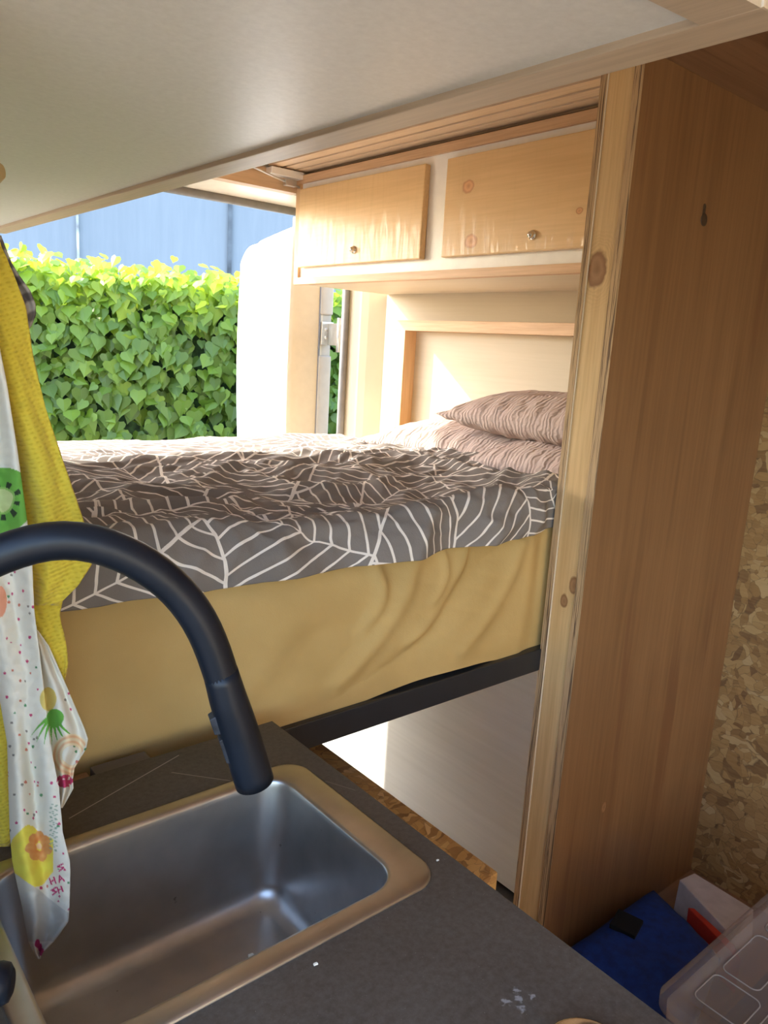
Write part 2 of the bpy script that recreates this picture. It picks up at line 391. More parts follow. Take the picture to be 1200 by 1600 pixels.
def leaf_mat():
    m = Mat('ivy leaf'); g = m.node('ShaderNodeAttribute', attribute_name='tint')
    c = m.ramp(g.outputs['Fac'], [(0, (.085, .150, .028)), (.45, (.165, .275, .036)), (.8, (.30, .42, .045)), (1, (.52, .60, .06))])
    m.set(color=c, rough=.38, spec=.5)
    tr = m.node('ShaderNodeBsdfTranslucent', {0: m.mix(.0, m.mix(1.0, c, (1.25, 1.3, .7), 'MULTIPLY'), (1, 1, 1))})
    ms = m.node('ShaderNodeMixShader', {0: .5, 1: m.b.outputs[0], 2: tr.outputs[0]}); m.l.new(ms.outputs[0], m.out.inputs[0]); return m.m
hedge = thing('ivy_hedge', hp(0, HD+.15, -2.0), 'tall dense ivy hedge behind the open rear door, in front of the blue grey wall', 'hedge')
def htop(s): return .290 + .05*N(s*1.6, 3.1) + .045*N(s*5, 8.2) + .02*N(s*13, 1.2)
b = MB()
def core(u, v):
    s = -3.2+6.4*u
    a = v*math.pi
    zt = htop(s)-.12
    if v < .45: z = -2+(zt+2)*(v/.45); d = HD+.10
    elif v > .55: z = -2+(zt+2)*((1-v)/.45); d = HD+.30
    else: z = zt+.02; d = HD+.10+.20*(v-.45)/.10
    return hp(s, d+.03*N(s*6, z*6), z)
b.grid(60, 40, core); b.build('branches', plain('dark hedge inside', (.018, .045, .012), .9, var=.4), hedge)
b = bmesh.new(); tl = b.verts.layers.float.new('tint')
LEAF = [(0, 0), (.30, -.13), (.52, .06), (.50, .34), (.30, .60), (.10, .85), (0, 1.05)]
rnd = random.Random(3)
def add_leaf(c, nrm, down, size, tint):
    nrm = nrm.normalized(); dn = (down - nrm*down.dot(nrm)).normalized(); sd_ = nrm.cross(dn)
    out = []
    k = size
    mid = [b.verts.new(c+dn*(y*k)) for y in (0, .45, 1.05)]
    def side(sg):
        vs_ = []
        for x, y in LEAF[1:-1]:
            lift = -.16*abs(x)
            vs_.append(b.verts.new(c+sd_*(x*sg*k)+dn*(y*k)+nrm*(lift*k)))
        return vs_
    A = side(1); B = side(-1)
    for L in (A, B):
        fl = [[mid[0], L[0], L[1], mid[1]], [mid[1], L[1], L[2]], [mid[1], L[2], L[3]], [mid[1], L[3], L[4], mid[2]]]
        for f in fl:
            if L is B: f = f[::-1]
            fc = b.faces.new(f); fc.smooth = False
    for v_ in mid+A+B: v_[tl] = tint
def leaf_at(s, d, z, top):
    face = -hn
    n_ = face + Vector((rnd.gauss(0, .34), rnd.gauss(0, .34), rnd.gauss(.25, .3)))
    if top: n_ += Vector((rnd.gauss(0, .5), rnd.gauss(0, .5), rnd.uniform(0, 1.4)))
    dn = Vector((rnd.gauss(0, .35), rnd.gauss(0, .35), -1))
    size = rnd.uniform(.044, .084)*(.85 if top else 1)
    p = Vector(hp(s, d, z)); p.z += H
    t = rnd.uniform(.1, .60) + .30*ss(-.35, 0, z-htop(s)) + (.18 if top else 0) + (.12 if rnd.random() < .1 else 0)  # yellower towards the top: glow of the sun behind the hedge, put into leaf colour
    add_leaf(p, n_, dn, size, min(1, t))
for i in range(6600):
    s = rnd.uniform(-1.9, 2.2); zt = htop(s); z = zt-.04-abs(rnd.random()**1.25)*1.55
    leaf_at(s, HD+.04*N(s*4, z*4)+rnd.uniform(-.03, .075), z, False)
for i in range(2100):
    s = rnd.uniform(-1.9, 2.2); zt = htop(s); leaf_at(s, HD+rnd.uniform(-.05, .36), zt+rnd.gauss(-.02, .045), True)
me = bpy.data.meshes.new('foliage'); o = bpy.data.objects.new('foliage', me); COL.objects.link(o); o.parent = hedge
org = Vector(hedge['_w'])
for v_ in b.verts: v_.co -= org
b.to_mesh(me); b.free(); me.materials.append(leaf_mat())

# ------------------------------------------------------------------ overhead locker above the bed
C1 = thing('overhead_locker', (1.42, 1.52, .179), 'white framed overhead locker with two varnished pine doors above the bed', 'cabinet')
b = MB(); b.box(1.425, 1.799, .866, 2.176, .181, .199); b.box(1.425, 1.799, .866, 2.176, .495, .505); b.box(1.425, 1.799, 2.160, 2.176, .199, .495); b.box(1.785, 1.799, .866, 2.160, .199, .495)
b.build('carcass', ply_pale, C1)
b = MB(); b.box(1.421, 1.437, .866, 2.163, .200, .236); b.box(1.421, 1.437, .866, 2.163, .455, .482); b.box(1.421, 1.437, 1.470, 1.600, .236, .455); b.box(1.421, 1.437, 2.150, 2.163, .236, .455)
b.build('face_frame', white_paint, C1)
MB().box(1.412, 1.437, .866, 2.186, .482, .505, bev=.001).build('top_rail', pine_trim, C1)
MB().box(1.412, 1.437, .866, 2.186, .179, .200, bev=.001).build('bottom_rail', pine_trim, C1)
MB().box(1.412, 1.437, 2.163, 2.186, .200, .482, bev=.001).build('end_rail', pine_trim_z, C1)
for (y0, y1, ky, kz) in ((1.572, 2.150, 1.856, .267), (.905, 1.492, 1.198, .263)):
    d_ = MB().box(1.401, 1.420, y0, y1, .229, .462, bev=.003).build('door', pine_door, C1)
    MB().lathe((1.401, ky, kz), (-1, 0, 0), [(.011, 0), (.011, .0025), (.0095, .004), (.007, .005), (.007, .007), (.0075, .010), (.006, .0125), (.003, .014), (.001, .0145)], 20).build('knob', chrome, d_)

# ------------------------------------------------------------------ partition between bed and wardrobe
PT = thing('partition', (1.47, .82, -1.40), 'tall plywood partition with a knotty pine end post between bed and wardrobe', 'partition')
b = MB(); b.box(1.139, 1.799, .8465, .860, -1.40, .5165, 0, 0, {'-x': 1}); b.build('rear_panel', [ply_pale, edge_y], PT)
b = MB(); b.box(1.142, 1.225, .7975, .8460, -1.40, .5165, bev=.0012); b.build('post', pine_post, PT)
b = MB(); b.box(1.139, 1.735, .779, .797, -1.40, .5165, 0, 0, {'-x': 1}); b.build('front_panel', [ply_brown, edge_y], PT)
b = MB(); b.lathe((1.376, .7788, .258), (0, -1, 0), [(.011, -.004), (.011, .0006), (.008, .0008)], 20)
b.lathe((1.372, .7788, .280), (0, -1, 0), [(.005, -.004), (.005, .0006), (.003, .0008)], 14); b.box(1.3675, 1.3765, .7782, .7795, .262, .280)
b.build('keyhole_plate', plain('dark bronze', (.06, .035, .02), .5), PT)
MB().box(1.142, 1.735, -.6, .7785, .477, .519).build('wardrobe_top', ply_top, label='brown plywood board closing the top of the wardrobe beside the partition', cat='board')
MB().box(1.10, 1.735, -.6, .7785, -1.40, -1.235).build('plinth', ply_top, label='low brown plinth on the floor of the wardrobe under the blue bag', cat='plinth')

# ------------------------------------------------------------------ overhead kitchen cupboard (seen from below)
OC = thing('kitchen_wall_cupboard', (.2, 1.2, .22), 'large pale wall cupboard seen from below above the sink, wooden edge frame', 'cabinet')
y0n, y1n = .292, 2.17
b = MB()
b.hexa([(-.095, .36, .226), (.513, .309, .226), (.513, y1n-.03, .226), (-.095, y1n-.03, .226)], [(-.095, .36, .236), (.513, .309, .236), (.513, y1n-.03, .236), (-.095, y1n-.03, .236)])
b.build('bottom_panel', SATIN, OC)
b = MB()
b.box(.513, .551, .270, y1n, .220, .252, bev=.0015)
b.hexa([(-.095, .325, .220), (.513, .272, .220), (.513, .312, .220), (-.095, .363, .220)], [(-.095, .325, .252), (.513, .272, .252), (.513, .312, .252), (-.095, .363, .252)])
b.box(-.095, .513, y1n-.032, y1n, .220, .252)
b.build('frame', wood('pale birch edging', (.66, .53, .38), (.56, .42, .28), 'y', 12, .4), OC)
b = MB(); b.box(.531, .549, .285, y1n, .253, .518); b.box(-.095, .531, y1n-.02, y1n, .253, .518); b.box(-.095, .531, .37, .388, .253, .518)
b.build('front_board', white_paint, OC)

# ------------------------------------------------------------------ kitchen unit, worktop, sink, tap
KC = thing('kitchen_unit', (.2, .4, -1.40), 'dark kitchen base unit under the worktop and sink', 'cabinet')
b = MB(); b.box(-.08, .48, .795, .813, -1.39, -.537); b.box(-.08, .48, -.30, -.282, -1.39, -.537); b.box(-.08, .48, -.282, .795, -1.39, -1.372); b.box(-.098, -.08, -.30, .813, -1.39, -.537)
b.build('carcass', ply_pale, KC)
for k in range(2):
    d_ = MB().box(.482, .500, -.298+k*.556, .254+k*.556, -1.36, -.542, bev=.002).build('door', ply_pale, KC)
    MB().tube([(.5, -.02+k*.556, -.62), (.52, -.02+k*.556, -.62), (.52, .10+k*.556, -.62), (.5, .10+k*.556, -.62)], .005, 8).build('handle', black_steel, d_)
def rrect(x0, x1, y0, y1, r, z, n=8):
    pts = []
    for cx, cy, a0 in ((x1-r, y1-r, 0), (x0+r, y1-r, 90), (x0+r, y0+r, 180), (x1-r, y0+r, 270)):
        for k in range(n+1):
            a = math.radians(a0+90*k/n); pts.append((cx+r*math.cos(a), cy+r*math.sin(a), z))
    return pts
b = MB()
ix0, ix1, iy0, iy1 = .124, .474, .464, .702
for wb in ((-.098, ix0, -.30, .815), (ix1, .515, -.30, .815), (ix0, ix1, -.30, iy0), (ix0, ix1, iy1, .815)):
    b.box(*wb, -.536, -.500)
b.build('worktop', LAM, label='dark slate grey worktop around the sink with fine scratches', cat='worktop')
SK = thing('sink', (.30, .58, -.50), 'rectangular stainless steel sink set in the dark worktop', 'sink')
b = MB()
X0, X1, Y0, Y1 = .112, .486, .452, .713
bx = (.134, .450, .474, .694)
rings = [rrect(X0, X1, Y0, Y1, .030, -.5005), rrect(X0+.0004, X1-.0004, Y0+.0004, Y1-.0004, .030, -.4980), rrect(X0+.003, X1-.003, Y0+.003, Y1-.003, .028, -.4965)]
rings.append(rrect(bx[0]-.004, bx[1]+.004, bx[2]-.004, bx[3]+.004, .036, -.4965)); rings.append(rrect(bx[0]-.001, bx[1]+.001, bx[2]-.001, bx[3]+.001, .034, -.4975)); rings.append(rrect(*bx, .033, -.501))
D_ = .142; fr = .022; tp = .012
rings.append(rrect(bx[0]+.001, bx[1]-.001, bx[2]+.001, bx[3]-.001, .033, -.506))
rings.append(rrect(bx[0]+tp*.9, bx[1]-tp*.9, bx[2]+tp*.9, bx[3]-tp*.9, .033, -.5-D_+fr))
for k in range(1, 7):
    a = math.pi/2*k/6; ins = tp+fr*(1-math.cos(a))
    rings.append(rrect(bx[0]+ins, bx[1]-ins, bx[2]+ins, bx[3]-ins, max(.012, .033-ins*.25), -.5-D_+fr*(1-math.sin(a))))
R_ = b.loft(rings); b.face(R_[-1])
b.build('basin', STEEL, SK)
DR = MB().lathe((.215, .545, -.6415), (0, 0, 1), [(.034, 0), (.034, .0012), (.029, .0016), (.026, -.0002), (.004, -.0002)], 28).build('drain', zinc, SK)

TAP = thing('kitchen_tap', (.075, .52, -.5), 'matt black swan neck tap with pull-out spray head over the sink', 'tap')
BP, TP = Vector((.066, .530, 0)), Vector((.281, .470, 0))
pd = (TP-BP); pn = Vector((pd.y, -pd.x, 0)).normalized(); pdist = pn.dot(BP)
ctr = [(0, 870), (30, 852), (77, 840), (131, 841), (171, 854), (217, 873), (260, 903), (294, 938), (319, 977), (338, 1027), (356, 1090), (380, 1162), (398, 1222)]
P3 = [at(px, py, pn, pdist) for px, py in ctr]
pu = pd.normalized()
def uz(p): return ((Vector((p.x, p.y, 0))-BP).dot(pu), p.z)
u_first, z_first = uz(P3[0])
left = []
zt_ = z_first
for k in range(1, 9):                       # left quarter of the arch, down to the upright
    a = k/8*math.pi/2
    uu = u_first-(u_first-0.0)*math.sin(a); zz = zt_-(1-math.cos(a))*.085
    q = BP+pu*uu; left.append(Vector((q.x, q.y, zz)))
up_pts = [Vector((BP.x, BP.y, z)) for z in (-.46, -.40, -.34, -.29)]
def smooth(pts, it=3):
    pts = [p.copy() for p in pts]
    for _ in range(it):
        pts = [pts[0]]+[(pts[i-1]+pts[i]*2+pts[i+1])/4 for i in range(1, len(pts)-1)]+[pts[-1]]
    return pts
def resample(pts, n):
    L = [0]
    for a, c in zip(pts, pts[1:]): L.append(L[-1]+(c-a).length)
    out = []; j = 0
    for k in range(n):
        s_ = L[-1]*k/(n-1)
        while j < len(L)-2 and L[j+1] < s_: j += 1
        f = (s_-L[j])/max(1e-9, L[j+1]-L[j]); out.append(pts[j].lerp(pts[j+1], f))
    return out
path = up_pts+left[::-1]+P3[:11]
path = smooth(resample(path, 60), 6)
MB().tube(path, .0128, 28).build('spout', black_tap, TAP)
MB().lathe((BP.x, BP.y, -.5), (0, 0, 1), [(.027, 0), (.027, .004), (.022, .006), (.022, .075), (.018, .082), (.0135, .085)], 32).build('base', black_tap, TAP)
lv = MB().tube([(BP.x+.016, BP.y-.008, -.452), (BP.x+.040, BP.y-.020, -.452), (BP.x+.045, BP.y-.022, -.452), (BP.x+.047, BP.y-.023, -.452)], [.0145, .0145, .0125, .008], 24).build('lever', black_tap, TAP)
hd = resample([P3[9].lerp(P3[10], .35), P3[10], P3[11], P3[12]], 14)
hr = [.0128, .0131, .0135, .0139, .0142, .0144]+[.0146+.0006*k/6 for k in range(7)]+[.0150]
HDO = MB().tube(hd, hr, 32).build('spray_head', black_tap, TAP)
ax = (hd[-1]-hd[0]).normalized()
side = (-RT - ax*(-RT).dot(ax)).normalized(); side = (side*.92 - FW*.38).normalized()
side = (side-ax*side.dot(ax)).normalized(); w_ = ax.cross(side)
b = MB()
p0 = P3[10].lerp(P3[11], .18); p1 = P3[11].lerp(P3[12], .28)
def slab(c0, c1, hw, h0, h1):
    B_ = [c0+w_*hw+side*h0, c0-w_*hw+side*h0, c1-w_*hw+side*h0, c1+w_*hw+side*h0]
    T_ = [c0+w_*hw*.8+side*h1+ax*.002, c0-w_*hw*.8+side*h1+ax*.002, c1-w_*hw*.8+side*h1-ax*.002, c1+w_*hw*.8+side*h1-ax*.002]
    b.hexa(B_, T_, bev=.0008)
slab(p0, p0.lerp(p1, .40), .0062, .008, .0175); slab(p0.lerp(p1, .45), p1, .0062, .008, .0160)
b.build('spray_button', plain('worn black plastic', (.018, .021, .028), .5, var=.3, vs_=200), HDO)
MB().tube([hd[-1], hd[-1]+ax*.0015], .012, 24).build('nozzle', plain('nozzle rubber', (.03, .03, .03), .7), HDO)

# crumbs
for k, (px, py, z, s_, lab) in enumerate(((392, 1494, -.6415, .0035, 'small pale crumb lying on the bottom of the sink'), (575, 1372, -.5, .0015, 'tiny white crumb on the worktop beside the near right corner of the sink'), (352, 1573, -.5, .002, 'small white crumb on the worktop just outside the front rim of the sink'))):
    r = ray(px, py); q = r*(z/r.z)
    if k == 1: q = Vector((.4995, .475, z))
    if k == 2: q = Vector((.325, .437, z))
    b = MB(); b.hexa([(q.x-s_, q.y-s_*.4, z), (q.x+s_*.9, q.y-s_*.7, z), (q.x+s_, q.y+s_*.5, z), (q.x-s_*.7, q.y+s_*.6, z)], [(q.x-s_*.8, q.y-s_*.3, z+s_*.5), (q.x+s_*.8, q.y-s_*.5, z+s_*.7), (q.x+s_*.8, q.y+s_*.4, z+s_*.5), (q.x-s_*.6, q.y+s_*.5, z+s_*.6)])
    b.build('food_crumb', plain('crumb %d' % k, (.75, .70, .58), .8), label=lab, cat='crumb')
b = MB(); b.lathe((.430, .243, -.5), (0, 0, 1), [(.030, 0), (.033, .003), (.0335, .010), (.031, .011), (.029, .006), (.002, .004)], 40)
b.build('metal_lid', chrome, label='small round pale metal lid on the worktop at the bottom edge', cat='lid')

# ------------------------------------------------------------------ things behind the worktop
MB().box(.283, .350, .818, .846, -.60, -.507, bev=.001).build('grey_block', plain('dark grey block', (.12, .105, .095), .6), label='dark grey block wedged between worktop and mattress', cat='block')
MB().box(.14, .279, .818, .846, -.62, -.512, bev=.001).build('wood_block', ply_top, label='brown wooden block behind the worktop, left of the grey block', cat='block')

# strand board box, and an added unseen board that cuts off the sun under the bed
b = MB(); b.box(.55, .752, .598, 2.10, -1.40, -.70, bev=.004); b.build('storage_box', OSB2, label='long strand board box under the bed beside the worktop', cat='box')
MB().box(1.105, 1.120, 1.58, 2.26, -1.40, -.594).build('added_shade_board', ply_pale, label='added upright board, out of view, blocking part of the sun under the bed', cat='board')

# ------------------------------------------------------------------ bed
BF = thing('bed_frame', (.8, 1.5, -.59), 'black steel bed frame under the yellow mattress', 'bed frame')
MB().box(-.095, 1.455, .858, .888, -.590, -.546, bev=.002).build('front_rail', black_steel, BF)
MB().box(-.095, 1.455, 2.12, 2.15, -.590, -.546, bev=.002).build('rear_rail', black_steel, BF)
for x in (-.07, .42, .92, 1.43):
    MB().box(x-.015, x+.015, .888, 2.12, -.590, -.56).build('cross_rail', black_steel, BF)
MB().box(-.095, 1.455, .889, 2.119, -.559, -.548).build('base_board', plain('bed base board', (.10, .05, .04), .8), BF)
for x, y in ((-.07, .9), (-.07, 2.1), (.45, 2.1)):
    MB().box(x-.015, x+.015, y-.015, y+.015, -1.399, -.591).build('leg', black_steel, BF)

def sheet_mat():
    m = Mat('yellow ochre cotton'); p = m.pos(); w = m.noise(m.pos((1, 1, 1)), 700, 2); n = m.noise(p, 6, 4)
    m.set(color=m.ramp(n, [(.3, (.47, .315, .118)), (.7, (.555, .385, .155))]), rough=.92, spec=.15, normal=m.bump(m.math('ADD', w, m.math('MULTIPLY', m.noise(p, 45, 4, .6), 3.0)), .22, .0012)); return m.m
SHEET = sheet_mat()
MT = thing('mattress', (.8, 1.5, -.545), 'thick mattress in an ochre yellow fitted sheet on the black bed frame', 'mattress')
b = MB(); b.box(-.085, 1.78, .90, 2.13, -.545, -.36); b.build('core', plain('foam', (.6, .6, .55), .9), MT)
creases = [(.80, -.33, .66, -.50, .020, .016), (.92, -.32, .80, -.46, .013, .014), (.72, -.32, .70, -.42, .014, .012), (.98, -.30, .74, -.53, .026, -.012), (1.05, -.33, .93, -.50, .018, .010), (.60, -.36, .45, -.50, .03, .006), (.86, -.31, .84, -.40, .01, .008)]
def sheet(u, v):
    x = -.09+1.88*u
    z = -.300-.248*v
    y = .868-.012*math.sin(math.pi*min(1, v*1.05))
    z += .010*ss(.6, 1, v)*math.sin(x*9) - .012*ss(.8, 1, v)*ss(.6, .3, x)
    for (x0, z0, x1, z1, w_, a) in creases:
        t = ((x-x0)*(x1-x0)+(z-z0)*(z1-z0))/((x1-x0)**2+(z1-z0)**2); tc = max(0, min(1, t))
        bow = .02*math.sin(tc*math.pi)
        d = math.hypot(x-(x0+(x1-x0)*tc)-bow, z-(z0+(z1-z0)*tc))
        y -= a*math.exp(-(d/w_)**2)*(.35+.65*math.sin(math.pi*(.15+.75*tc)))
    y += .010*N(x*3+z*4, z*7-x*2, 2.0)+.0045*N(x*9-z*7, z*17+x*5, 5)
    y += .0022*(1-abs(N(x*7, z*26+x*9, 9)))
    y = min(y, .868+.007*ss(1.08, 1.13, x))
    y += (max(y, .8745)-y)*ss(1.08, 1.13, x)
    if z < -.54: y = max(y, .8485)
    return (x, y, z)
b = MB(); b.grid(330, 70, sheet, 0)
def sheet_side(u, v): return (-.09+1.88*u, .866+1.27*v, -.300-.030*ss(0, .05, v)-.01*math.sin(v*3.1)-.1*ss(.98, 1, v))
b.grid(60, 30, sheet_side)
b.build('fitted_sheet', SHEET, MT)

def duvet_mat():
    m = Mat('brown leaf print cotton')
    uv = m.node('ShaderNodeUVMap').outputs[0]
    nz = m.node('ShaderNodeTexNoise', {'Vector': uv, 'Scale': 3.0, 'Detail': 1.0})
    uvw = m.vmath('ADD', uv, m.vmath('MULTIPLY', m.vmath('SUBTRACT', nz.outputs['Color'], (.5, .5, .5)), (.08, .08, 0)))
    SC = 4.8
    vo = m.node('ShaderNodeTexVoronoi', {'Vector': uvw, 'Scale': SC, 'Randomness': .9}, voronoi_dimensions='2D')
    ed = m.node('ShaderNodeTexVoronoi', {'Vector': uvw, 'Scale': SC, 'Randomness': .9}, feature='DISTANCE_TO_EDGE', voronoi_dimensions='2D')
    d = m.vmath('SUBTRACT', uvw, vo.outputs['Position'])
    # blender returns the cell position in texture space already divided by scale
    sep = m.node('ShaderNodeSeparateColor', {0: vo.outputs['Color']})
    ang = m.math('MULTIPLY', sep.outputs[0], 6.283)
    rot = m.node('ShaderNodeVectorRotate', {'Vector': d, 'Angle': ang}, rotation_type='Z_AXIS').outputs[0]
    s2 = m.node('ShaderNodeSeparateXYZ', {0: rot})
    av = m.math('ABSOLUTE', s2.outputs[1])
    ch = m.math('ADD', s2.outputs[0], m.math('MULTIPLY', av, .55))
    fr = m.math('ABSOLUTE', m.math('SUBTRACT', m.math('FRACT', m.math('DIVIDE', ch, .029)), .5))
    l1 = m.math('GREATER_THAN', fr, .5-.075)
    l2 = m.math('LESS_THAN', av, .0020)
    l3 = m.math('LESS_THAN', ed.outputs[0], .0125)
    line = m.math('MAXIMUM', m.math('MAXIMUM', l1, l2), l3)
    p = m.pos(); n = m.noise(p, 7, 4)
    base = m.ramp(n, [(.3, (.185, .165, .148)), (.7, (.235, .210, .190))])
    c = m.mix(line, base, (.80, .74, .67))
    m.set(color=c, rough=.95, spec=.08, normal=m.bump(m.math('ADD', m.noise(p, 600, 2), m.math('MULTIPLY', m.noise(p, 38, 4, .65), 3.5)), .30, .0014)); return m.m
def ridge(x, y, s, seed): return 1-abs(N(x*s, y*s, seed))*2.2
b = MB()
DX0, DX1 = -.08, 1.60
DL_TOP = 1.297
DL = DL_TOP+.13
VT = .87
def duvet_s(v): return (DL_TOP-.06)*v/VT if v < VT else (DL_TOP-.06)+.12*(v-VT)/(1-VT)
def duvet(u, v):
    x = DX0+(DX1-DX0)*u
    s = duvet_s(v)                             # 0 at the rear edge, grows towards the front, then over the edge
    wx = x+.05*N(x*3, s*3, 4.4); wy = s+.05*N(x*3, s*3, 7.7)
    fold = .030*N(wx*2.3, wy*2.6, 1.0)+.022*ridge(wx*.8+wy*.35, wy*1.15-wx*.25, 4.0, 3.3)+.009*ridge(wx+wy*.5, wy*1.5, 9.0, 8.8)+.0045*ridge(wx*.9, wy*1.2, 19, 2.2)-.012
    fold += .0015*N(wx, wy, 3, 55)
    if v < VT:
        y = 2.125-s
        z = -.290+.038*ss(.35, 1.15, s) + fold*(.30+.80*ss(.1, .8, s)) - .012*(1-ss(0, .10, s))
    else:
        zt = -.252+fold*1.1
        hem = .009*N(x*2.2, 5.5)+.004*N(x*9, 2.5)
        R = .050; L1 = R*math.pi/2; a_end = L1+max(.004, zt-R+.312-hem)
        a = (v-VT)/(1-VT)*a_end
        if a < L1:
            th = a/R; y = 2.125-(DL_TOP-.06)-R*math.sin(th)+.012*ss(0, .06, a); z = zt-R*(1-math.cos(th))
        else:
            y = 2.125-(DL_TOP-.06)-R+.012; z = zt-R-(a-L1)
        y += (.008*math.sin(x*31+2.5*N(x*4, 1.1))-.005)*ss(0, .10, a)
        y -= (.45*fold+.010*ridge(x*1.0+s*.7, s*1.2-x*.3, 7.0, 4.1)-.004)*ss(0, .06, a)
    e = ss(DX1-.09, DX1, x); z -= .030*e
    y += (max(y, .868)-y)*ss(1.08, 1.13, x)
    return (x, y, z)
b.grid(520, 400, duvet, 0, uv=lambda u, v: (DX0+(DX1-DX0)*u, duvet_s(v)))
b.build('duvet', duvet_mat(), label='rumpled brown duvet with white leaf vein lines spread over the mattress', cat='duvet', solid=.006)

def pillow_mat():
    m = Mat('pink grey pillow cotton'); p = m.pos(); w = m.node('ShaderNodeTexWave', {'Vector': m.pos((1, 1, 1)), 'Scale': 26.0, 'Distortion': 9.0, 'Detail': 3.0, 'Detail Scale': 1.2}, bands_direction='Y').outputs['Fac']
    n = m.noise(p, 9, 4)
    m.set(color=m.ramp(n, [(.3, (.43, .33, .29)), (.7, (.50, .40, .35))]), rough=.95, spec=.1, normal=m.bump(m.math('ADD', w, m.math('MULTIPLY', m.noise(m.pos((.5, 1, .5)), 60, 4), 1.5)), .45, .004)); return m.m
PIL = pillow_mat()
def pillow(name, c, L, Wd, T, yaw, tilt, roll, seed, label):
    M = Matrix.Translation(Vector(c)) @ Matrix.Rotation(yaw, 4, 'Z') @ Matrix.Rotation(tilt, 4, 'X') @ Matrix.Rotation(roll, 4, 'Y')
    b = MB(); nu, nv = 90, 60
    for sg in (1, -1):
        def fn(u, v):
            a = u*2-1; e = v*2-1
            h = max(0, (1-abs(a)**2.6))**.62*max(0, (1-abs(e)**2.6))**.62
            pin = 1-.10*(1-abs(a)**3)*abs(e)**4*1.0; pin2 = 1-.08*(1-abs(e)**3)*abs(a)**4
            x = e*Wd*pin; y = a*L*pin2
            z = sg*T*h*(1+.10*N(a*2, e*2, seed))
            edge = (max(abs(a), abs(e)))**3*(1-max(abs(a), abs(e))**12)
            z += .006*edge*math.sin(a*34+4*N(a*3, e*3, seed+2)) + .004*h*ridge(a+e*.4, e*.6, 4, seed+3)
            p = M @ Vector((x, y, z)); return (p.x, p.y, p.z)
        b.grid(nu, nv, fn)
    bmesh.ops.remove_doubles(b.b, verts=b.b.verts[:], dist=.0006)
    return b.build(name, PIL, label=label, cat='pillow', group='pillows at the head of the bed')
pillow('pillow', (1.590, 1.465, -.250), .325, .200, .060, .03, 0, -.10, 1.0, 'pink grey pillow lying flat nearest the rear door, under the top pillow')
pillow('pillow', (1.500, 1.105, -.246), .225, .150, .050, -.10, 0, -.12, 5.0, 'pink grey pillow lying flat next to the partition, half under the top pillow')
pillow('pillow', (1.590, 1.180, -.150), .305, .185, .062, .0, 0, -.08, 9.0, 'pink grey pillow on top of the other two')

# ------------------------------------------------------------------ towels on a peg at the left
hh = Vector((math.sin(YAW), math.cos(YAW), 0))
def tw(px, py, d): p = at(px, py, hh, d); return p
PB = thing('peg_board', (.09, .66, -.1), 'wooden peg board with a brass peg hanging under the wall cupboard', 'peg board')
pk = tw(-2, 268, .60); pe = tw(8, 268, .60)
bx_ = tw(-60, 268, .60)
MB().box(bx_.x-.025, bx_.x-.008, bx_.y-.05, bx_.y+.05, -.02, .219).build('board', pine_trim_z, PB)
dirp = (pe-bx_).normalized()
b = MB(); b.lathe(bx_-dirp*.012, dirp, [(.006, 0), (.006, (pe-bx_).length-.004), (.008, (pe-bx_).length), (.009, (pe-bx_).length+.005), (.005, (pe-bx_).length+.010)], 20)
b.build('peg', brass, PB)
pl2 = tw(-40, 372, .61); b = MB(); b.lathe(Vector((bx_.x-.010, bx_.y, pl2.z)), (1, 0, 0), [(.005, 0), (.005, .025), (.008, .028), (.005, .032)], 16); b.build('peg', brass, PB)

def interp(rows, y):
    for a, c in zip(rows, rows[1:]):
        if a[0] <= y <= c[0]:
            f = (y-a[0])/max(1e-6, c[0]-a[0]); return [a[i]+(c[i]-a[i])*f for i in range(1, len(a))]
    return list(rows[-1][1:] if y > rows[-1][0] else rows[0][1:])
def cloth(name, rows, d0, mat, nfold, amp, nu, nv, colfn=None, thick=.002, seed=0, curl=.5, parent=None, **kw):
    y0, y1 = rows[0][0], rows[-1][0]
    b = MB(); cl = b.b.verts.layers.float_color.new('print') if colfn else None
    pts = []
    for j in range(nv):
        py = y0+(y1-y0)*j/(nv-1); L, R = interp(rows, py)
        row = []
        for i in range(nu):
            u = i/(nu-1); px = L+(R-L)*u
            ph = u*nfold*math.pi*2+seed+1.5*N(j/nv*3, seed)
            dd = d0+amp*math.sin(ph)*.6+amp*.8*N(u*3, j/nv*4, seed)+curl*amp*(abs(u-.5)*2)**3
            dd += .0015*N(px*.08, py*.08, seed)
            v_ = b.v(tw(px, py, dd)); row.append(v_)
            if colfn: v_[cl] = (*colfn(px, py), 1)
        pts.append(row)
    for j in range(nv-1):
        for i in range(nu-1): b.face([pts[j][i], pts[j][i+1], pts[j+1][i+1], pts[j+1][i]], 0, True)
    return b.build(name, mat, parent, solid=thick, **kw)
